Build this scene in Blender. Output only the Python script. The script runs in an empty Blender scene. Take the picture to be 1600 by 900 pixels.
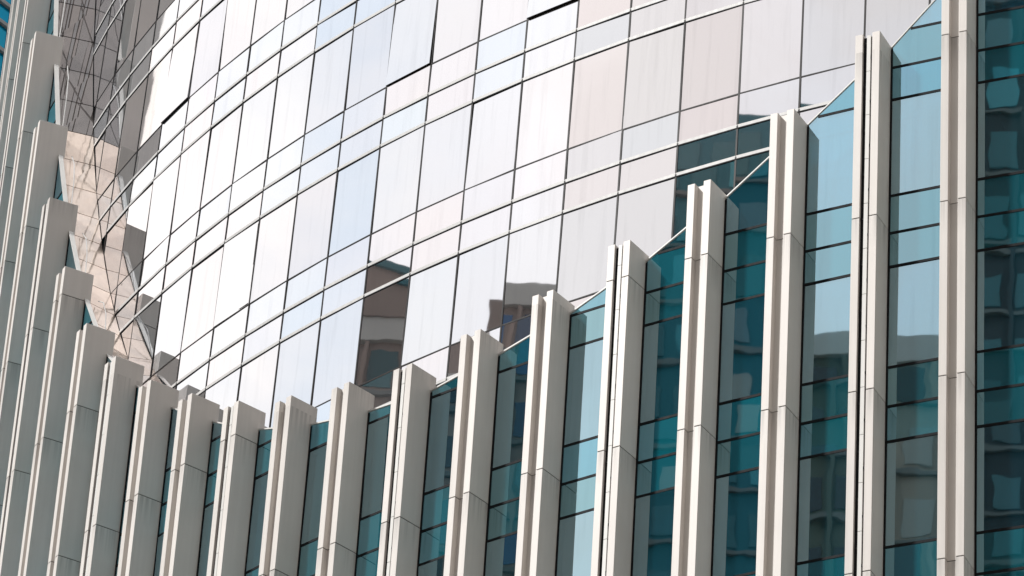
import bpy, bmesh, math, random
from mathutils import Vector, Matrix
random.seed(7)
R = math.radians
C = bpy.context.scene.collection
sc = bpy.context.scene

# ------------------------------------------------------------------ camera, sky, sun, exposure
G = 1.6                                        # eye height above the pavement
cam = bpy.data.cameras.new('camera'); cam.sensor_width = 36; cam.lens = 159.509
cam.clip_end = 5000
co = bpy.data.objects.new('camera', cam); C.objects.link(co)
co.matrix_world = Matrix(((0.997775529, -0.0666632863, 0.0, 0.0),
                          (-0.0350125036, -0.524045861, -0.850970070, 0.0),
                          (0.0567284614, 0.849077112, -0.525214185, G),
                          (0, 0, 0, 1)))
sc.camera = co
SUN_AZ, SUN_EL = 196.0, 43.5                   # degrees, counter-clockwise from +X
w = bpy.data.worlds.new('World'); sc.world = w; w.use_nodes = True
nt = w.node_tree; nt.nodes.clear()
def nd(tree, typ, **kw):
    n = tree.nodes.new(typ)
    for k, v in kw.items():
        if k == 'inp':
            for a, b in v.items(): n.inputs[a].default_value = b
        else: setattr(n, k, v)
    return n
sky = nd(nt, 'ShaderNodeTexSky', sky_type='NISHITA', sun_disc=False, sun_elevation=R(SUN_EL), sun_rotation=R(90 - SUN_AZ))
sky.air_density = 1.0; sky.dust_density = 1.5; sky.ozone_density = 1.0
tc = nd(nt, 'ShaderNodeTexCoord')
mp = nd(nt, 'ShaderNodeMapping'); mp.inputs['Scale'].default_value = (1, 1, 1.7)
n1 = nd(nt, 'ShaderNodeTexNoise', inp={'Scale': 3.0, 'Detail': 8.0, 'Roughness': .60, 'Distortion': .4})
rp = nd(nt, 'ShaderNodeValToRGB'); rp.color_ramp.elements[0].position = .24; rp.color_ramp.elements[1].position = .54
# cloud brightness: brighter towards the sun's side of the sky
sd = nd(nt, 'ShaderNodeVectorMath', operation='DOT_PRODUCT')
sd.inputs[1].default_value = (math.cos(R(140)) * .8, math.sin(R(140)) * .8, .6)
mr = nd(nt, 'ShaderNodeMapRange', inp={'From Min': .13, 'From Max': 1.0, 'To Min': 5.3, 'To Max': 14.2})
n2 = nd(nt, 'ShaderNodeTexNoise', inp={'Scale': 5.0, 'Detail': 5.0})
r2 = nd(nt, 'ShaderNodeValToRGB')
r2.color_ramp.elements[0].color = (.93, .875, .87, 1); r2.color_ramp.elements[1].color = (1, .955, .925, 1)
r2.color_ramp.elements[0].position = .35; r2.color_ramp.elements[1].position = .62
cm = nd(nt, 'ShaderNodeVectorMath', operation='SCALE')
mx = nd(nt, 'ShaderNodeMix', data_type='RGBA')
bg = nd(nt, 'ShaderNodeBackground', inp={'Strength': .10})
ow = nd(nt, 'ShaderNodeOutputWorld')
L = nt.links.new
L(tc.outputs['Generated'], mp.inputs['Vector']); L(mp.outputs[0], n1.inputs['Vector']); L(n1.outputs['Fac'], rp.inputs[0])
L(tc.outputs['Generated'], n2.inputs['Vector']); L(n2.outputs['Fac'], r2.inputs[0])
L(tc.outputs['Generated'], sd.inputs[0]); L(sd.outputs['Value'], mr.inputs['Value'])
L(r2.outputs[0], cm.inputs[0]); L(mr.outputs[0], cm.inputs['Scale'])
skb = nd(nt, 'ShaderNodeVectorMath', operation='SCALE', inp={'Scale': 1.6})
L(sky.outputs[0], skb.inputs[0])
hz = nd(nt, 'ShaderNodeMix', data_type='RGBA', inp={0: .6}); hz.inputs[7].default_value = (6.8, 8.6, 10.0, 1)   # thin high haze over the blue
L(rp.outputs[0], mx.inputs[0]); L(skb.outputs[0], hz.inputs[6]); L(hz.outputs[2], mx.inputs[6]); L(cm.outputs[0], mx.inputs[7])
L(mx.outputs[2], bg.inputs[0]); L(bg.outputs[0], ow.inputs[0])
sun = bpy.data.lights.new('sun', 'SUN'); sun.energy = 4.4; sun.angle = R(4); sun.color = (1, .985, .965)
so = bpy.data.objects.new('sun', sun); C.objects.link(so)
sdir = Vector((math.cos(R(SUN_AZ)) * math.cos(R(SUN_EL)), math.sin(R(SUN_AZ)) * math.cos(R(SUN_EL)), math.sin(R(SUN_EL))))
so.rotation_euler = (-sdir).to_track_quat('-Z', 'Y').to_euler(); so.location = (0, 0, 200)
sc.view_settings.view_transform = 'Standard'; sc.view_settings.look = 'None'
sc.view_settings.exposure = 0.2; sc.view_settings.gamma = 1; sc.view_settings.use_curve_mapping = False
sc.cycles.use_denoising = True
sc.cycles.max_bounces = 10; sc.cycles.glossy_bounces = 6; sc.cycles.sample_clamp_indirect = 6
sc.cycles.blur_glossy = .5

# ------------------------------------------------------------------ materials
MATS = {}
def mat(name):
    m = bpy.data.materials.new(name); m.use_nodes = True; m.node_tree.nodes.clear(); MATS[name] = m
    return m, m.node_tree
def out(t, sh): o = nd(t, 'ShaderNodeOutputMaterial'); t.links.new(sh, o.inputs[0])

def glass(name, body, gloss_a, gloss_b, base_fac, wave=.0009, wscale=.6, body2=None, clear=None):
    """Coated glazing: a dark body seen through a mirror coating; each pane's coating differs a little."""
    m, t = mat(name); l = t.links.new
    tcn = nd(t, 'ShaderNodeTexCoord'); oi = nd(t, 'ShaderNodeObjectInfo'); at = nd(t, 'ShaderNodeAttribute', attribute_name='pane')
    add = nd(t, 'ShaderNodeMath', operation='ADD'); l(oi.outputs['Random'], add.inputs[0]); l(at.outputs['Fac'], add.inputs[1])
    fr_ = nd(t, 'ShaderNodeMath', operation='FRACT'); l(add.outputs[0], fr_.inputs[0])
    gc = nd(t, 'ShaderNodeMix', data_type='RGBA'); gc.inputs[6].default_value = (*gloss_a, 1); gc.inputs[7].default_value = (*gloss_b, 1)
    l(fr_.outputs[0], gc.inputs[0])
    nz = nd(t, 'ShaderNodeTexNoise', inp={'Scale': wscale, 'Detail': 2.0}); l(tcn.outputs['Object'], nz.inputs['Vector'])
    bp = nd(t, 'ShaderNodeBump', inp={'Strength': 1.0, 'Distance': wave}); l(nz.outputs['Fac'], bp.inputs['Height'])
    # faint rain streaks dull the coating
    mpn = nd(t, 'ShaderNodeMapping'); mpn.inputs['Scale'].default_value = (5, 5, .25); l(tcn.outputs['Object'], mpn.inputs['Vector'])
    ns = nd(t, 'ShaderNodeTexNoise', inp={'Scale': 1.0, 'Detail': 4.0, 'Roughness': .6}); l(mpn.outputs[0], ns.inputs['Vector'])
    st = nd(t, 'ShaderNodeMapRange', inp={'From Min': .52, 'From Max': .75, 'To Min': 1.0, 'To Max': .92}); l(ns.outputs['Fac'], st.inputs['Value'])
    gs = nd(t, 'ShaderNodeVectorMath', operation='SCALE'); l(gc.outputs[2], gs.inputs[0]); l(st.outputs[0], gs.inputs['Scale'])
    g = nd(t, 'ShaderNodeBsdfGlossy', inp={'Roughness': .012}); l(gs.outputs[0], g.inputs['Color']); l(bp.outputs[0], g.inputs['Normal'])
    d = nd(t, 'ShaderNodeBsdfDiffuse', inp={'Color': (*body, 1)})
    if body2:
        bm_ = nd(t, 'ShaderNodeMix', data_type='RGBA'); bm_.inputs[6].default_value = (*body, 1); bm_.inputs[7].default_value = (*body2, 1)
        l(fr_.outputs[0], bm_.inputs[0]); l(bm_.outputs[2], d.inputs['Color'])
    fr = nd(t, 'ShaderNodeFresnel', inp={'IOR': 1.5})
    mrn = nd(t, 'ShaderNodeMapRange', inp={'From Min': .04, 'From Max': 1, 'To Min': base_fac, 'To Max': 1}); l(fr.outputs[0], mrn.inputs['Value'])
    base = d.outputs[0]
    if clear:
        tr = nd(t, 'ShaderNodeBsdfTransparent', inp={'Color': (*clear, 1)}); m2 = nd(t, 'ShaderNodeMixShader', inp={0: .62})
        l(d.outputs[0], m2.inputs[1]); l(tr.outputs[0], m2.inputs[2]); base = m2.outputs[0]
    ms = nd(t, 'ShaderNodeMixShader'); l(mrn.outputs[0], ms.inputs[0]); l(base, ms.inputs[1]); l(g.outputs[0], ms.inputs[2])
    out(t, ms.outputs[0]); return m
def metal(name, col, rough=.42, streak=.10, metallic=0.0, spec=.5, joint=None, wavy=0.0):
    m, t = mat(name); l = t.links.new
    tcn = nd(t, 'ShaderNodeTexCoord')
    mpn = nd(t, 'ShaderNodeMapping'); mpn.inputs['Scale'].default_value = (11, 11, .18); l(tcn.outputs['Object'], mpn.inputs['Vector'])
    ns = nd(t, 'ShaderNodeTexNoise', inp={'Scale': 1.0, 'Detail': 5.0, 'Roughness': .6}); l(mpn.outputs[0], ns.inputs['Vector'])
    n3 = nd(t, 'ShaderNodeTexNoise', inp={'Scale': .9, 'Detail': 3.0}); l(tcn.outputs['Object'], n3.inputs['Vector'])
    ad = nd(t, 'ShaderNodeMath', operation='ADD'); l(ns.outputs['Fac'], ad.inputs[0]); l(n3.outputs['Fac'], ad.inputs[1])
    st = nd(t, 'ShaderNodeMapRange', inp={'From Min': .7, 'From Max': 1.3, 'To Min': 1 - streak, 'To Max': 1.0}); l(ad.outputs[0], st.inputs['Value'])
    at = nd(t, 'ShaderNodeAttribute', attribute_name='pane')
    av = nd(t, 'ShaderNodeMapRange', inp={'To Min': 1.0, 'To Max': .90}); l(at.outputs['Fac'], av.inputs['Value'])
    m1 = nd(t, 'ShaderNodeMath', operation='MULTIPLY'); l(st.outputs[0], m1.inputs[0]); l(av.outputs[0], m1.inputs[1]); fin = m1.outputs[0]
    if joint is not None:
        sp = nd(t, 'ShaderNodeSeparateXYZ'); l(tcn.outputs['Object'], sp.inputs[0])
        zz = nd(t, 'ShaderNodeMath', operation='SUBTRACT', inp={1: joint}); l(sp.outputs[2], zz.inputs[0])
        dv = nd(t, 'ShaderNodeMath', operation='DIVIDE', inp={1: 4.0}); l(zz.outputs[0], dv.inputs[0])
        fr0 = nd(t, 'ShaderNodeMath', operation='FRACT'); l(dv.outputs[0], fr0.inputs[0])
        g1 = nd(t, 'ShaderNodeMapRange', inp={'From Min': .80, 'From Max': 1.0, 'To Min': 0.0, 'To Max': .32}); l(fr0.outputs[0], g1.inputs['Value'])
        nr = nd(t, 'ShaderNodeMapRange', inp={'From Min': .42, 'From Max': .62}); l(ns.outputs['Fac'], nr.inputs['Value'])
        gm = nd(t, 'ShaderNodeMath', operation='MULTIPLY'); l(g1.outputs[0], gm.inputs[0]); l(nr.outputs[0], gm.inputs[1])
        iv = nd(t, 'ShaderNodeMath', operation='SUBTRACT', inp={0: 1.0}); l(gm.outputs[0], iv.inputs[1])
        m2 = nd(t, 'ShaderNodeMath', operation='MULTIPLY'); l(fin, m2.inputs[0]); l(iv.outputs[0], m2.inputs[1]); fin = m2.outputs[0]
    cs = nd(t, 'ShaderNodeVectorMath', operation='SCALE'); cs.inputs[0].default_value = col; l(fin, cs.inputs['Scale'])
    b = nd(t, 'ShaderNodeBsdfPrincipled', inp={'Roughness': rough, 'Metallic': metallic, 'Specular IOR Level': spec}); l(cs.outputs[0], b.inputs['Base Color'])
    rr = nd(t, 'ShaderNodeMapRange', inp={'From Min': .3, 'From Max': .7, 'To Min': rough - .06, 'To Max': rough + .08}); l(ns.outputs['Fac'], rr.inputs['Value']); l(rr.outputs[0], b.inputs['Roughness'])
    if wavy:
        nw = nd(t, 'ShaderNodeTexNoise', inp={'Scale': 1.3, 'Detail': 2.0}); l(tcn.outputs['Object'], nw.inputs['Vector'])
        bw = nd(t, 'ShaderNodeBump', inp={'Strength': 1.0, 'Distance': wavy}); l(nw.outputs['Fac'], bw.inputs['Height']); l(bw.outputs[0], b.inputs['Normal'])
    out(t, b.outputs[0]); return m
M_TOWER = glass('tower_glass', (.05, .06, .07), (.89, .86, .855), (.83, .86, .89), .76)
M_SPAN = glass('spandrel_glass', (.10, .11, .12), (.90, .86, .86), (.81, .86, .905), .76)
M_TEAL = glass('teal_glass', (.004, .055, .088), (.60, .87, .99), (.66, .89, .98), .56, wave=.0017, wscale=.65, body2=(.010, .075, .095), clear=(.22, .62, .70))
M_TEALS = glass('teal_spandrel', (.004, .13, .165), (.47, .80, .97), (.56, .84, .90), .50, wave=.0017, wscale=.65, body2=(.006, .075, .10))
M_BLUE = glass('blue_glass', (.0, .36, .62), (.10, .60, .80), (.06, .52, .80), .30)
M_FIN = metal('silver_panel', (.68, .645, .61), .42, .09, metallic=.03, spec=.28, joint=44.874 + 1.6)
M_DARK = metal('dark_gasket', (.012, .013, .015), .6, .1, spec=.08)
M_FRAME = metal('bronze_frame', (.018, .016, .016), .5, .1, spec=.12)
M_LEDGE = metal('pale_ledge', (.50, .495, .485), .5, .2)
M_CAP = metal('white_cap', (.62, .61, .585), .45, .08)
M_CORE = metal('core', (.03, .033, .036), .8, .1)
M_SLOPE = metal('lit_polished_panel', (.95, .80, .69), .09, .12, metallic=.62, wavy=.02)  # peach base carries the sunlight bounced off the tower glass
M_SLOPE_SHADE = glass('shaded_slope_glass', (.13, .115, .11), (.55, .50, .48), (.50, .50, .50), .42)  # grey counterpart for the skirt's upper stretch, its shade put into the colour

def building_mat(name, wall):
    m, t = mat(name); l = t.links.new
    tcn = nd(t, 'ShaderNodeTexCoord'); nz = nd(t, 'ShaderNodeTexNoise', inp={'Scale': .25, 'Detail': 5.0}); l(tcn.outputs['Object'], nz.inputs['Vector'])
    st = nd(t, 'ShaderNodeMapRange', inp={'To Min': .75, 'To Max': 1.2}); l(nz.outputs['Fac'], st.inputs['Value'])
    cs = nd(t, 'ShaderNodeVectorMath', operation='SCALE'); cs.inputs[0].default_value = wall; l(st.outputs[0], cs.inputs['Scale'])
    b = nd(t, 'ShaderNodeBsdfPrincipled', inp={'Roughness': .7}); l(cs.outputs[0], b.inputs['Base Color']); out(t, b.outputs[0]); return m

# ------------------------------------------------------------------ mesh helpers
class MB:
    def __init__(s): s.v = []; s.f = []; s.m = []; s.p = []
    def hexa(s, c, mi=0, pv=0.0):
        """eight corners: bottom ring 0-3, top ring 4-7 (counter-clockwise seen from above)"""
        b = len(s.v); s.v += [tuple(x) for x in c]
        for q in ((3, 2, 1, 0), (4, 5, 6, 7), (0, 1, 5, 4), (1, 2, 6, 5), (2, 3, 7, 6), (3, 0, 4, 7)):
            s.f.append(tuple(b + i for i in q)); s.m.append(mi); s.p.append(pv)
    def prism(s, front, back, mi=0, pv=0.0):
        n = len(front); b = len(s.v); s.v += [tuple(x) for x in front] + [tuple(x) for x in back]
        s.f.append(tuple(b + i for i in range(n))); s.f.append(tuple(b + n + i for i in reversed(range(n)))); s.m += [mi, mi]; s.p += [pv, pv]
        for i in range(n):
            j = (i + 1) % n; s.f.append((b + i, b + n + i, b + n + j, b + j)); s.m.append(mi); s.p.append(pv)
    def tube(s, pts, r, mi=0, k=8):
        pts = [Vector(p) for p in pts]; rings = []
        for i, p in enumerate(pts):
            d = (pts[min(i + 1, len(pts) - 1)] - pts[max(i - 1, 0)]).normalized()
            a = d.orthogonal().normalized(); c = d.cross(a); b = len(s.v)
            s.v += [tuple(p + (a * math.cos(2 * math.pi * q / k) + c * math.sin(2 * math.pi * q / k)) * r) for q in range(k)]; rings.append(b)
        for b0, b1 in zip(rings, rings[1:]):
            for q in range(k):
                s.f.append((b0 + q, b0 + (q + 1) % k, b1 + (q + 1) % k, b1 + q)); s.m.append(mi); s.p.append(0.0)
    def build(s, name, mats, parent=None, fix=True):
        me = bpy.data.meshes.new(name); me.from_pydata(s.v, [], s.f)
        mats = mats if isinstance(mats, (list, tuple)) else [mats]
        for m in mats: me.materials.append(m)
        me.polygons.foreach_set('material_index', s.m)
        if fix:
            bm = bmesh.new(); bm.from_mesh(me); bmesh.ops.recalc_face_normals(bm, faces=bm.faces); bm.to_mesh(me); bm.free()
        if any(s.p):
            a = me.attributes.new('pane', 'FLOAT', 'FACE'); a.data.foreach_set('value', s.p)
        o = bpy.data.objects.new(name, me); C.objects.link(o)
        if parent: o.parent = parent
        return o
def thing(name, label, cat, loc=(0, 0, 0), group=None):
    o = bpy.data.objects.new(name, None); C.objects.link(o); o.location = loc
    o['label'] = label; o['category'] = cat; o.empty_display_size = .5
    if group: o['group'] = group
    return o
def structure(o): o['kind'] = 'structure'; return o

# ------------------------------------------------------------------ dimensions recovered from the photograph
AX, AY = 26.3447, 112.3364                     # the axis of the round building
RT0, TAPER = 40.101, -0.0225                   # curved tower: radius at ZT and its taper per metre
ZT, ZA, ZB, PER = 57.665 + G, 56.7795 + G, 55.9897 + G, 4.0
T0, DT = -2.5399, 0.0358                       # tower mullions
RF, U0, DU, DEP = 41.5646, -2.0070, 0.0448, 0.6183   # fins
ZJ = 44.874 + G
RG = RF - DEP
def rt(z): return RT0 + TAPER * (z - ZT)
def er(th): return Vector((math.cos(th), math.sin(th), 0))
def et(th): return Vector((-math.sin(th), math.cos(th), 0))
FT = {1: 53.31, 2: 51.87, 3: 50.66, 4: 49.73, 5: 49.10, 6: 48.75, 7: 48.55, 8: 48.76, 9: 49.12, 10: 49.72, 11: 50.68, 12: 51.84,
      13: 53.32, 14: 55.11, 15: 57.66, 16: 60.68, 17: 64.10, 18: 68.05, 19: 72.5, 20: 77.4, 21: 82.6, 22: 88.0, 23: 93.5, 24: 99, 25: 104.5,
      0: 55.11, -1: 57.66, -2: 60.68, -3: 64.1, -4: 68.05, -5: 72.5, -6: 77.4, -7: 82.6, -8: 88.0, -9: 93.5}
FT = {k: v + G for k, v in FT.items()}
def zc(u):
    a = math.floor(u); a = max(-8, min(24, a)); f = u - a
    p0 = FT[max(-8, a - 1)]; p1 = FT[a]; p2 = FT[a + 1]; p3 = FT[min(25, a + 2)]
    return .5 * ((2 * p1) + (p2 - p0) * f + (2 * p0 - 5 * p1 + 4 * p2 - p3) * f * f + (3 * p1 - p0 - 3 * p2 + p3) * f ** 3)
def zoff(u):
    pts = [(-9, .02), (2, .03), (5, .25), (8, .45), (12, .5), (17, .9), (25, .95)]
    for (a, va), (b, vb) in zip(pts, pts[1:]):
        if a <= u <= b: return va + (vb - va) * (u - a) / (b - a)
    return .5
def zg(u): return zc(u) - zoff(u)
CI = Matrix(co.matrix_world).inverted(); F = 159.509 / 36 * 1024
def proj(p):
    c = CI @ Vector(p); return 512 + F * c.x / -c.z, 288 - F * c.y / -c.z

# ------------------------------------------------------------------ ground
def sheet(name, x0, y0, x1, y1, z, m):
    b = MB(); b.v = [(x0, y0, z), (x1, y0, z), (x1, y1, z), (x0, y1, z)]; b.f = [(0, 1, 2, 3)]; b.m = [0]; b.p = [0]
    return structure(b.build(name, m, fix=False))
sheet('ground', -2500, -2500, 2500, 2500, 0, building_mat('ground_paving', (.42, .38, .33)))
sheet('road', -400, -14, 400, 14, .004, building_mat('asphalt', (.05, .05, .052)))

# ------------------------------------------------------------------ curved tower
tower = thing('glass_tower', 'round tower of mirrored pale glass rising behind the stepped row of metal fins', 'tower', (AX, AY, 0))
ZLOW, ZTOP = 45.0, 92.0
c0, c1 = -14, 27
core = MB(); n = 96
def ring(r, z): return [(r * math.cos(2 * math.pi * i / n), r * math.sin(2 * math.pi * i / n), z) for i in range(n)]
core.v = ring(36.9, .02) + ring(36.9, 45.0) + ring(36.8, 45.05) + ring(36.7, ZTOP)
for k in range(3):
    for i in range(n): j = (i + 1) % n; core.f.append((k * n + i, k * n + j, (k + 1) * n + j, (k + 1) * n + i))
core.f.append(tuple(3 * n + i for i in range(n))); core.m = [0] * len(core.f); core.p = [0.0] * len(core.f)
core.build('core_wall', M_CORE, tower)
rows = []
for k in range(-9, 4):
    rows.append(('window_pane', ZT - k * PER, ZB - (k - 1) * PER))
    rows.append(('spandrel_panel', ZA - k * PER, ZT - k * PER))
    rows.append(('spandrel_panel', ZB - k * PER, ZA - k * PER))
rnd = random.Random(11)
# panes opened outward at the bottom, given as (column, floor index above/below)
OPEN = {}
def th_c(c): return T0 + c * DT
def pane_mesh(mb, c, z0, z1, tilt, pv, open_=0.0):
    ths = (th_c(c), th_c(c + 1))
    P = [er(t) * rt(z) + Vector((0, 0, z)) for z, t in ((z0, ths[0]), (z0, ths[1]), (z1, ths[1]), (z1, ths[0]))]
    ce = sum(P, Vector()) / 4; nx = (P[1] - P[0]).normalized(); up = (P[3] - P[0]).normalized(); nn = nx.cross(up).normalized()
    hx = (P[1] - P[0]).length / 2 - .016; hz = (z1 - z0) / 2 - .014
    fr_ = []
    for sx, sz in ((-1, -1), (1, -1), (1, 1), (-1, 1)):
        off = tilt[0] * sx * hx + tilt[1] * sz * hz
        if open_: off += open_ * (1 - sz) / 2
        fr_.append(ce + nx * sx * hx + up * sz * hz + nn * off)
    bk = [q - nn * .028 for q in fr_]
    mb.prism(fr_, bk, 0, pv)
    return fr_, nn
vis = []; rest = {'window_pane': MB(), 'spandrel_panel': MB()}
for c in range(c0, c1):
    for nm, z0, z1 in rows:
        if z1 < ZLOW or z1 > ZTOP: continue
        um = (U0 - th_c(c + .5)) / DU
        if z1 < zc(max(-8, min(24, um))) - 1.5: continue
        P = [proj(er(th_c(c + a)) * rt(z) + Vector((AX, AY, z))) for a in (0, 1) for z in (z0, z1)]
        xs = [p[0] for p in P]; ys = [p[1] for p in P]
        inside = max(xs) > 0 and min(xs) < 1024 and max(ys) > 0 and min(ys) < 576
        seen = inside and z1 > zc(max(-8, min(24, um - .3))) - 1.1 and um < 18.9
        tilt = (rnd.gauss(0, .0045), rnd.gauss(0, .0045)); pv = rnd.random()
        tg = (c, round((ZT - z0) / PER) if nm == 'window_pane' else None)
        area = (max(xs) - min(xs)) * (max(ys) - min(ys))
        vis.append((seen, area, nm, c, z0, z1, tilt, pv))
OPENED = {(-3, -1): .05, (4, 0): .05, (0, 1): .025, (7, 0): .045}
cnt = {'window_pane': 0, 'spandrel_panel': 0}
for seen, area, nm, c, z0, z1, tilt, pv in sorted(vis, key=lambda q: (not q[0], -q[1])):
    k = round((ZT - z0) / PER); op = OPENED.get((c, k), 0) if nm == 'window_pane' else 0
    if seen and cnt[nm] < 100:
        mb = MB(); pane_mesh(mb, c, z0, z1, tilt, 0.0, op); cnt[nm] += 1
        o = mb.build(nm, M_TOWER if nm == 'window_pane' else M_SPAN, tower)
        if op:
            o['label'] = 'top hung window pane pushed open at its lower edge'
            e = MB(); P = [er(th_c(c + a)) * (rt(z0) + op * .5) + Vector((0, 0, z0 + .02)) for a in (.02, .98)]
            nn = er(th_c(c + .5))
            e.hexa([P[0] - nn * op * .5, P[0] + nn * (op * .5 - .01), P[1] + nn * (op * .5 - .01), P[1] - nn * op * .5] +
                   [q + Vector((0, 0, .03)) for q in (P[0] - nn * op * .5, P[0] + nn * (op * .5 - .01), P[1] + nn * (op * .5 - .01), P[1] - nn * op * .5)])
            s = er(th_c(c + 1)) ; q0 = s * rt(z0) + Vector((0, 0, z0)); q1 = s * rt(z1) + Vector((0, 0, z1 - .1)); tt = et(th_c(c + 1))
            a = q0 - tt * .045; e.prism([a - nn * .02, a + nn * (op - .02), q1 - tt * .045 + nn * .01], [p + tt * .02 for p in (a - nn * .02, a + nn * (op - .02), q1 - tt * .045 + nn * .01)])
            e.build('sash', M_FRAME, o)
    else:
        pane_mesh(rest[nm], c, z0, z1, tilt, pv)
for nm, mb in rest.items():
    o = mb.build(nm, M_TOWER if nm == 'window_pane' else M_SPAN, tower); o['kind'] = 'stuff'
def arc(mb, z0, z1, r0, r1, ca=c0, cb=c1, mi=0, gap=0.0):
    for c in range(ca, cb):
        a, b = th_c(c) + gap, th_c(c + 1) - gap
        mb.hexa([er(a) * (rt(z0) + r0) + Vector((0, 0, z0)), er(a) * (rt(z0) + r1) + Vector((0, 0, z0)), er(b) * (rt(z0) + r1) + Vector((0, 0, z0)), er(b) * (rt(z0) + r0) + Vector((0, 0, z0)),
                 er(a) * (rt(z0) + r0) + Vector((0, 0, z1)), er(a) * (rt(z0) + r1) + Vector((0, 0, z1)), er(b) * (rt(z0) + r1) + Vector((0, 0, z1)), er(b) * (rt(z0) + r0) + Vector((0, 0, z1))], mi)
def clear(z, c):                                # is the tower wall there (above the sloping skirt)?
    u = (U0 - th_c(c + .5)) / DU
    return z > zc(max(-8, min(24, u))) - 1.3
for k in range(-8, 4):
    cs = lambda z: [c for c in range(c0, c1) if clear(z, c)]
    z = ZT - k * PER; mb = MB()
    for c in cs(z): arc(mb, z - .017, z + .017, -.05, .008, c, c + 1)
    if mb.v: mb.build('transom', M_FRAME, tower)
    for zz in (ZA - k * PER, ZB - k * PER):
        mb = MB()
        for c in cs(zz):
            arc(mb, zz + .014, zz + .094, -.05, .009, c, c + 1, 0, .0002)
            arc(mb, zz - .012, zz + .0135, -.05, .015, c, c + 1, 1)
        if mb.v: mb.build('ledge', [M_LEDGE, M_DARK], tower)
for c in range(c0, c1 + 1):
    u = max(-8, min(24, (U0 - th_c(c)) / DU)); zb = max(ZLOW, zc(u) - 1.3); th = th_c(c); mb = MB()
    if zb > ZTOP - 1: continue
    a0, a1 = er(th) * rt(zb) + Vector((0, 0, zb)), er(th) * rt(ZTOP) + Vector((0, 0, ZTOP)); t = et(th) * .021; r = er(th)
    mb.hexa([a0 - t - r * .06, a0 - t + r * .010, a0 + t + r * .010, a0 + t - r * .06, a1 - t - r * .06, a1 - t + r * .010, a1 + t + r * .010, a1 + t - r * .06])
    mb.build('mullion', M_FRAME, tower)

# ------------------------------------------------------------------ screen wall of fins
screen = thing('fin_screen', 'stepped screen wall of silver double fins with teal glass between them', 'screen wall', (AX, AY, 0))
WP, GAPW, FD = .165, .205, .76                  # plate width, channel width, fin depth
def fbox(mb, th, t0, t1, d0, d1, z0, z1, mi=0, pv=0.0):
    """box in a fin's own frame: t along the wall (0 = right edge), d = depth behind the front"""
    o = er(th) * RF; r = er(th); t = et(th)
    q = lambda tt, dd, z: o + t * tt - r * dd + Vector((0, 0, z))
    mb.hexa([q(t0, d1, z0), q(t0, d0, z0), q(t1, d0, z0), q(t1, d1, z0), q(t0, d1, z1), q(t0, d0, z1), q(t1, d0, z1), q(t1, d1, z1)], mi, pv)
FINS = list(range(-7, 26)); ZBOT = 6.0
def cuts(top):
    z = ZJ
    while z - 4 > ZBOT: z -= 4
    zs = [ZBOT]
    while z < top - .45: zs.append(z); z += 4
    zs.append(top); return zs
for i in FINS:
    th = U0 - i * DU; top = FT[i]; zs = cuts(top); J = .009
    ch = MB()
    for a, b in zip(zs, zs[1:]):
        fbox(ch, th, -WP - GAPW, -WP, .14, FD, a + J * (a > ZBOT) , b - J * (b < top), 0, rnd.random())
    for z in zs[1:-1]: fbox(ch, th, -WP - GAPW + .003, -WP - .003, .155, FD - .02, z - .03, z + .03, 1)
    fin = ch.build('fin', [M_FIN, M_DARK], screen)
    for t0, t1 in ((-WP, 0), (-2 * WP - GAPW, -WP - GAPW)):
        pl = MB()
        for a, b in zip(zs, zs[1:]): fbox(pl, th, t0, t1, 0, FD + .004, a + J * (a > ZBOT), b - J * (b < top) + .004 * (b == top), 0, rnd.random())
        for z in zs[1:-1]: fbox(pl, th, t0 + .012, t1 - .012, .012, FD - .01, z - .03, z + .03, 1)
        o = pl.build('plate', [M_FIN, M_DARK], fin)
        bv = o.modifiers.new('edge', 'BEVEL'); bv.width = .006; bv.segments = 2; bv.limit_method = 'ANGLE'
    if i % 3 == 1:
        rl = MB(); z = ZBOT + .2
        tc_ = -WP - .082
        while z < top - .1:
            e = min(z + 1.062, top - .03); fbox(rl, th, tc_ - .042, tc_ + .040, .025, .085, z + .006, e - .006); z = e
        fbox(rl, th, -WP - GAPW + .002, -WP - .002,   .065, .1395, ZBOT + .2, top - .06, 1)
        z = ZBOT + .5
        while z < top - .3: fbox(rl, th, tc_ + .0402, tc_ + .078, .03, .09, z, z + .05, 1); fbox(rl, th, tc_ - .07, tc_ - .0422, .03, .09, z + .38, z + .42, 1); z += 1.062
        rl.build('guide_rail', [M_CAP, M_DARK], fin)

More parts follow.
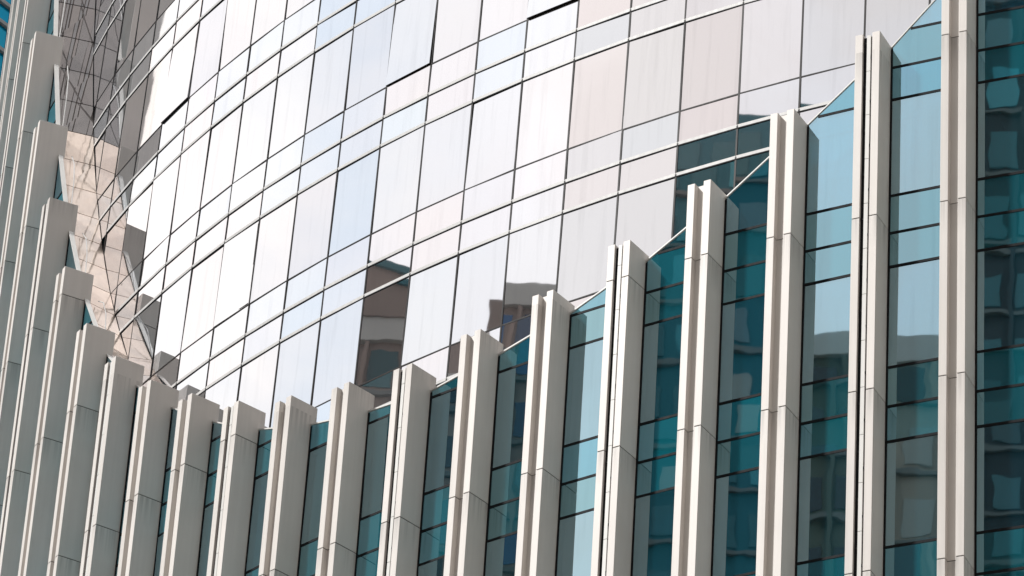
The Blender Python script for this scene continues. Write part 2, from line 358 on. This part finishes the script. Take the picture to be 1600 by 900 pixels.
def bay_pt(i, a, z, d=0.0):
    """point on the glass of the bay right of fin i; a = 0 at that fin, 1 at the next fin's left plate; d = out of the glass"""
    thl = U0 - i * DU; thr = U0 - (i - 1) * DU
    pl = er(thl) * RG + et(thl) * .004; pr = er(thr) * RG - et(thr) * (2 * WP + GAPW + .004)
    n_ = Vector(((pr - pl).y, -(pr - pl).x, 0)).normalized()
    if n_.dot(er(thl)) < 0: n_ = -n_
    return pl.lerp(pr, a) + n_ * d + Vector((0, 0, z))
levels = []
for k in range(-10, 14): levels += [(ZT - k * PER, 'v'), (ZA - k * PER, 's'), (ZB - k * PER, 's')]
levels.sort()
BAYS = [i for i in FINS if i - 1 in FINS]
for i in BAYS:
    zl = zg(i); zr = zl + .74 * (zg(i - 1) - zl)
    wid = (bay_pt(i, 1, 0) - bay_pt(i, 0, 0)).length
    def topz(a): return zl + (zr - zl) * a
    fr_ = MB()
    def bar(a0, z00, a1, z01, th_, d0, d1, mi=0):
        fr_.hexa([bay_pt(i, a0, z00 - th_, d0), bay_pt(i, a0, z00 - th_, d1), bay_pt(i, a1, z01 - th_, d1), bay_pt(i, a1, z01 - th_, d0),
                  bay_pt(i, a0, z00 + th_, d0), bay_pt(i, a0, z00 + th_, d1), bay_pt(i, a1, z01 + th_, d1), bay_pt(i, a1, z01 + th_, d0)], mi)
    for a0, a1 in ((0, .03), (.975, 1)):
        z1 = topz(a0 if a0 == 0 else 1) - .06
        fr_.hexa([bay_pt(i, a0, ZBOT, -.06), bay_pt(i, a0, ZBOT, .012), bay_pt(i, a1, ZBOT, .012), bay_pt(i, a1, ZBOT, -.06),
                  bay_pt(i, a0, topz(a0) - .05, -.06), bay_pt(i, a0, topz(a0) - .05, .012), bay_pt(i, a1, topz(a1) - .05, .012), bay_pt(i, a1, topz(a1) - .05, -.06)])
    panes = []
    for (za, ty), (zb, _) in zip(levels, levels[1:]):
        if zb < 30 or za > max(zl, zr): continue
        # clip the pane rectangle by the sloping top edge
        poly = [(0.0, za), (1.0, za), (1.0, zb), (0.0, zb)]; res = []
        g = lambda p: topz(p[0]) - .03 - p[1]
        for p, q in zip(poly, poly[1:] + poly[:1]):
            gp, gq = g(p), g(q)
            if gp >= 0: res.append(p)
            if gp * gq < 0: s = gp / (gp - gq); res.append((p[0] + (q[0] - p[0]) * s, p[1] + (q[1] - p[1]) * s))
        if len(res) < 3: continue
        panes.append((ty, res))
        zz = za; aa = [a for a in (0.0, 1.0)]
        if zz < min(zl, zr) - .05: bar(.03, zz, .975, zz, .028, -.05, .010)
        elif zz < max(zl, zr) - .1:
            s = (zz + .05 - zl) / (zr - zl)
            if zr > zl: bar(max(.03, s), zz, .975, zz, .028, -.05, .010)
            else: bar(.03, zz, min(.975, s), zz, .028, -.05, .010)
    # white coping along the sloping top
    bar(0, zl, 1, zr, .017, -.10, .022, 1)
    if i >= 15:
        m0 = [bay_pt(i, .02, zl + .05, -.33), bay_pt(i, .35, topz(.35) + .42, -.30), bay_pt(i, .7, topz(.7) + .5, -.22), bay_pt(i, .97, zr + .1, -.14)]
        fr_.tube(m0, .013, 2, 6)
    fo = fr_.build('glazing_frame', [M_DARK, M_CAP, M_LEDGE], screen)
    # lower wall below the drawn panes
    low = MB(); low.prism([bay_pt(i, .01, ZBOT), bay_pt(i, .99, ZBOT), bay_pt(i, .99, 31), bay_pt(i, .01, 31)], [bay_pt(i, .01, ZBOT, -.03), bay_pt(i, .99, ZBOT, -.03), bay_pt(i, .99, 31, -.03), bay_pt(i, .01, 31, -.03)])
    low.build('lower_glass', M_TEAL, fo)
    for ty, res in panes:
        if min(z for a, z in res) < 31: res = [(a, max(z, 31.02)) for a, z in res]
        ta, tb = rnd.gauss(0, .002), rnd.gauss(0, .0025); zm = sum(z for a, z in res) / len(res)
        f_ = lambda a, z, d: bay_pt(i, .012 + .976 * a, z, d + (a - .5) * wid * ta + (z - zm) * tb)
        mb = MB(); mb.prism([f_(a, z, 0) for a, z in res], [f_(a, z, -.025) for a, z in res])
        mb.build('glass_pane', M_TEAL if ty == 'v' else M_TEALS, fo)

# the rooms behind the screen: slabs, columns, blinds
M_ROOM = metal('room_paint', (.62, .60, .56), .7, .05); M_BLIND = metal('blind', (.70, .70, .66), .7, .1)
def seg(mb, i0, i1, r0, r1, z0, z1, mi=0):
    a, b = U0 - i0 * DU, U0 - i1 * DU
    P = [er(a) * r0, er(a) * r1, er(b) * r1, er(b) * r0]
    mb.hexa([p + Vector((0, 0, z0)) for p in P] + [p + Vector((0, 0, z1)) for p in P], mi)
for k in range(-4, 9):
    mb = MB(); zf = ZB - k * PER
    for i in BAYS:
        if zf + .9 < min(zc(i), zc(i - 1)) - .6 and zf > 30: seg(mb, i - 1, i, 36.95, RG - .2, zf + .1, zf + .62)
    if mb.v: mb.build('floor_slab', M_ROOM, screen)
    for i in BAYS:
        if i > 12 or zf + .1 > min(zc(i), zc(i - 1)) - 1.0 or zf < 32: continue
        if rnd.random() < .45:
            b = MB(); n_ = rnd.uniform(.25, .6); f0 = rnd.choice((0, 0, .3)); f1 = rnd.choice((1, .6, 1))
            seg(b, i - 1 + .28 + .7 * f0, i - 1 + .28 + .7 * f1, RG - .32, RG - .30, zf + .1 - 2.2 * n_, zf + .098); b.build('blind', M_BLIND, screen)
for i in range(-1, 15, 1):
    b = MB(); seg(b, i - .62, i - .44, RG - 1.5, RG - 1.15, 30, min(zc(i), zc(i - 1)) - 1.6); b.build('column', M_ROOM, screen)

# sloping skirt that closes the gap between the screen and the tower
for i in range(12, 25):
    for s in range(3):
        ua, ub = i + s / 3, i + (s + 1) / 3
        g = .004
        ua += g; ub -= g
        q = []
        for u in (ua, ub):
            th = U0 - u * DU; z_o = zg(u) - .05; z_i = zc(u) - .92
            ro = RG - .11; ri = rt(z_i) + .012
            q += [er(th) * ro + Vector((0, 0, z_o)), er(th) * ri + Vector((0, 0, z_i))]
        nn = (q[2] - q[0]).cross(q[1] - q[0]).normalized()
        if nn.z < 0: nn = -nn
        fr_ = [q[0], q[1], q[3], q[2]]
        mb = MB(); mb.prism(fr_, [p - nn * .05 for p in fr_])
        mb.build('skirt_panel', M_SLOPE_SHADE if ua > 17.28 else M_SLOPE, screen)  # bounced light painted on the lower panels, shade on the upper ones
    mb = MB()
    for s in range(6):
        ua, ub = i + s / 6, i + (s + 1) / 6; q = []
        for u in (ua, ub):
            th = U0 - u * DU; z_o = zg(u) - .16; z_i = zc(u) - 1.03
            q += [er(th) * (RG - .11) + Vector((0, 0, z_o)), er(th) * (rt(z_i) + .02) + Vector((0, 0, z_i))]
        fr_ = [q[0], q[1], q[3], q[2]]; mb.prism(fr_, [p - Vector((0, 0, .25)) for p in fr_])
    mb.build('skirt_backing', M_DARK, screen)

# ------------------------------------------------------------------ neighbouring wing of blue glass at the far left
al = R(53); wd = Vector((math.cos(al), math.sin(al), 0)); wn = Vector((math.sin(al), -math.cos(al), 0))
Q = Vector((-17.903, 128.761, 0))
wing = thing('blue_glass_building', 'blue glass building with pale horizontal bars behind the leftmost fins', 'building', tuple(Q))
def wp(s, z, d): return wd * s + wn * d + Vector((0, 0, z))
def wbox(mb, s0, s1, d0, d1, z0, z1, mi=0):
    mb.hexa([wp(s0, z0, d0), wp(s0, z0, d1), wp(s1, z0, d1), wp(s1, z0, d0), wp(s0, z1, d0), wp(s0, z1, d1), wp(s1, z1, d1), wp(s1, z1, d0)], mi)
mb = MB(); wbox(mb, -5, 12, -18, -.12, 0, 118); mb.build('wall', M_CORE, wing)
nwin = 0; restw = MB()
barz = []
for k in range(-20, 8): barz += [85.41 + G + 4 * k, 87.55 + G + 4 * k, 88.6 + G + 4 * k]
barz = [z for z in sorted(barz) if 2 < z < 117]
bars_r = MB(); 
for z in barz:
    if 78 < z < 100:
        b = MB(); wbox(b, -5, 12, -.11, .10, z - .07, z + .07); b.build('bar', M_LEDGE, wing)
    else: wbox(bars_r, -5, 12, -.11, .10, z - .07, z + .07)
o = bars_r.build('bar', M_LEDGE, wing); o['kind'] = 'stuff'
for z0, z1 in zip(barz, barz[1:]):
    for s in range(-2, 6):
        if 78 < z0 < 98 and -2 <= s <= 3:
            b = MB(); wbox(b, 2 * s + .02, 2 * s + 1.98, -.1, -.02, z0 + .08, z1 - .08); b.build('window_pane', M_BLUE, wing)
        else: wbox(restw, 2 * s + .02, 2 * s + 1.98, -.1, -.02, z0 + .08, z1 - .08)
o = restw.build('window_pane', M_BLUE, wing); o['kind'] = 'stuff'

# ------------------------------------------------------------------ the street's other buildings, seen mirrored in the glass; some blocks added for shade
def th_of(az): return R(-134.2 + .41 * (az - 180))
def mirrored(az0, az1, el, D, wall, win, label, cat, roof='flat', depth=16, zr=52):
    P = []
    for az in (az0, az1):
        p = er(th_of(az)) * 41 + Vector((AX, AY, 0)); P.append(p + Vector((math.cos(R(az)), math.sin(R(az)), 0)) * D)
    top = zr + G + D * math.tan(R(el))
    c = (P[0] + P[1]) / 2; sdir_ = (P[1] - P[0]); W = sdir_.length; sx = sdir_ / W; dn = Vector((sx.y, -sx.x, 0))
    inw = (Vector((AX, AY, 0)) - c)
    if dn.dot(inw) < 0: dn = -dn
    t = thing('street_building', label, cat, tuple(c))
    def bx(mb, s0, s1, d0, d1, z0, z1, mi=0):
        f = lambda s, d, z: sx * s + dn * d + Vector((0, 0, z))
        mb.hexa([f(s0, d0, z0), f(s0, d1, z0), f(s1, d1, z0), f(s1, d0, z0), f(s0, d0, z1), f(s0, d1, z1), f(s1, d1, z1), f(s1, d0, z1)], mi)
    b = MB(); bx(b, -W / 2, W / 2, -depth, 0, 0, top)
    if roof == 'step':
        bx(b, -W / 2 + W * .12, W / 2 - W * .3, -depth * .8, -1.0, top + .002, top + 3.2); bx(b, -W / 2 + W * .25, W / 2 - W * .5, -depth * .6, -2, top + 3.204, top + 6)
    b.build('wall', wall, t)
    if roof == 'plain': return t
    wn_ = MB(); h = 3.1; z = top - 2.3; ww = 1.15; sp_ = 1.75
    def wbx(s0, z0, z1, pv):
        wn_.p_now = pv; n0 = len(wn_.p); bx(wn_, s0, s0 + ww, .02, .06, z0, z1); wn_.p[n0:] = [pv] * (len(wn_.p) - n0)
    while z > top - 44 and z > 3:
        s = -W / 2 + .45
        while s + ww < W / 2:
            wbx(s, z, z + 1.55, rnd.random()); s += sp_
        z -= h
    o = wn_.build('windows', win, t); o['kind'] = 'stuff'
    bn = MB(); z = top - 2.75
    while z > top - 44 and z > 3: bx(bn, -W / 2, W / 2, .01, .22, z, z + .2); z -= h
    bn.build('floor_bands', wall if W < 7 else WALLS['band'], t)
    if roof == 'bare': return t
    if W > 6 and cat:
        k_ = MB(); s = -W / 2 + 1.2
        while s < W / 2 - 1: bx(k_, s, s + .42, .31, .75, max(0, top - 46), top - rnd.uniform(4, 12)); s += rnd.uniform(3.2, 6.5)
        k_.build('columns', WALLS['pale'], t)
    pr = MB(); bx(pr, -W / 2 - .15, W / 2 + .15, -.4, .3, top - .35, top + .75); pr.build('parapet', WALLS['pale'] if W > 7 else WALLS['teal'], t)
    cl = MB(); s = -W / 2 + .12
    while s < W / 2: bx(cl, s, s + .22, .061, .3, max(0, top - 46), top - .4); s += sp_ * 2
    cl.build('piers', wall, t)
    rf = MB(); bx(rf, -W * .3, W * .05, -7, -3, top + .01, top + 2.2); bx(rf, W * .12, W * .2, -6, -4, top + .01, top + 1.5)
    rf.build('roof_plant', WALLS['grey'], t)
    if roof == 'mast':
        ms_ = MB(); f = lambda s, d, z: sx * s + dn * d + Vector((0, 0, z)); ms_.tube([f(W * .3, -1.5, top), f(W * .3, -1.5, top + 3), f(W * .3, -1.5, top + 6.5)], .16); ms_.build('mast', WALLS['teal'], t)
    if roof == 'gable':
        gb = MB(); f = lambda s, d, z: sx * s + dn * d + Vector((0, 0, z))
        gb.prism([f(-W / 2, .4, top + .76), f(W / 2, .4, top + .76), f(W / 2, .4, top + 1.2), f(-W / 2, .4, top + 4.2)], [f(-W / 2, -depth, top + .76), f(W / 2, -depth, top + .76), f(W / 2, -depth, top + 1.2), f(-W / 2, -depth, top + 4.2)])
        gb.build('gable', wall, t)
        gc_ = MB(); q0, q1 = (-W / 2 - .2, top + 4.23), (W / 2 + .2, top + 1.15)
        gc_.prism([f(q0[0], .6, q0[1]), f(q1[0], .6, q1[1]), f(q1[0], .6, q1[1] + .35), f(q0[0], .6, q0[1] + .35)], [f(q0[0], -depth, q0[1]), f(q1[0], -depth, q1[1]), f(q1[0], -depth, q1[1] + .35), f(q0[0], -depth, q0[1] + .35)])
        gc_.build('roof', WALLS['teal'], t)
    return t
WALLS = {k: building_mat('wall_' + k, v) for k, v in dict(brown=(.30, .225, .19), stone=(.33, .28, .23), olive=(.10, .115, .09), dark=(.04, .05, .055), teal=(.012, .13, .16), grey=(.16, .17, .18), beige=(.42, .36, .29), pale=(.55, .53, .50), band=(.17, .17, .16), white=(.80, .74, .70)).items()}
def win_mat(name, col):
    m, t = mat(name); b = nd(t, 'ShaderNodeBsdfPrincipled', inp={'Roughness': .08, 'Specular IOR Level': .7})
    at = nd(t, 'ShaderNodeAttribute', attribute_name='pane'); rp_ = nd(t, 'ShaderNodeValToRGB'); rp_.color_ramp.interpolation = 'CONSTANT'
    e = rp_.color_ramp.elements; e[0].color = (*col, 1); e[1].position = .55; e[1].color = (*[min(1, c * 2.2 + .02) for c in col], 1)
    for p_, c_ in ((.76, (.30, .30, .27)), (.86, tuple(c * .5 for c in col)), (.95, (.12, .20, .22))): q_ = e.new(p_); q_.color = (*c_, 1)
    t.links.new(at.outputs['Fac'], rp_.inputs[0]); t.links.new(rp_.outputs[0], b.inputs['Base Color']); out(t, b.outputs[0]); return m
WD = win_mat('window_dark', (.012, .02, .026)); WGR = win_mat('window_grey', (.38, .36, .34)); WTL = win_mat('window_teal', (.01, .12, .14)); WBL = win_mat('window_blue', (.02, .10, .25))
for a in (
    (104, 116.5, 29.0, 95, 'grey', WD, 'grey office block far behind the left of the round tower', 'flat'),
    (117, 121.5, 29.3, 88, 'olive', WTL, 'olive office block with teal windows left of the round tower', 'flat'),
    (121.7, 136.6, 47.0, 92, 'white', WGR, 'tall plain slab added to grey the mirror image left of the round tower', 'plain'),  # added slab, only there to give the tower's left panes a grey reflection
    (139.5, 146, 28.6, 92, 'dark', WTL, 'dark glass block left of the round tower', 'flat'),
    (147, 159, 28.9, 90, 'teal', WD, 'teal clad block left of the round tower', 'flat'),
    (160, 170.8, 28.9, 84, 'olive', WD, 'olive flat roofed block mirrored in the curved glass', 'flat'),
    (171.5, 176.7, 32.1, 78, 'brown', WTL, 'brown stone block with sloping teal roof mirrored in the curved glass', 'gable'),
    (177.2, 181.6, 29.9, 88, 'dark', WTL, 'narrow dark glass block mirrored in the teal panes', 'flat'),
    (181.9, 186.3, 30.8, 82, 'brown', WD, 'brown block with stepped roof mirrored in the curved glass', 'step'),
    (186.6, 192.0, 32.5, 86, 'brown', WBL, 'brown block with blue windows and a roof mast mirrored in the curved glass', 'mast'),
    (192.2, 195.2, 31.5, 80, 'dark', WBL, 'dark narrow block with blue windows across the street', 'flat'),
    (201.4, 213.5, 36.4, 90, 'teal', WTL, 'tall teal clad tower with teal windows across the street', 'bare'),
    (214, 220.4, 28.4, 84, 'olive', WD, 'olive block with dark windows across the street', 'flat'),
    (220.7, 226.6, 28.2, 80, 'stone', WD, 'stone fronted block with dark windows across the street', 'flat'),
    (246, 266, 40, 132, 'beige', WGR, 'tall beige shading tower added behind the photographer', 'flat'),  # this and the next two: unseen towers added to darken the fin sides
    (270, 296, 44, 112, 'stone', WGR, 'tall stone shading tower added behind and right of the photographer', 'flat'),
    (302, 332, 42, 98, 'beige', WGR, 'tall beige shading tower added to the right of the round tower', 'flat'),
    (227, 236, 37.5, 85, 'dark', WTL, 'tall dark slab with teal windows at the right across the street', 'flat')):
    mirrored(a[0], a[1], a[2], a[3], WALLS[a[4]], a[5], a[6], 'building', a[7])
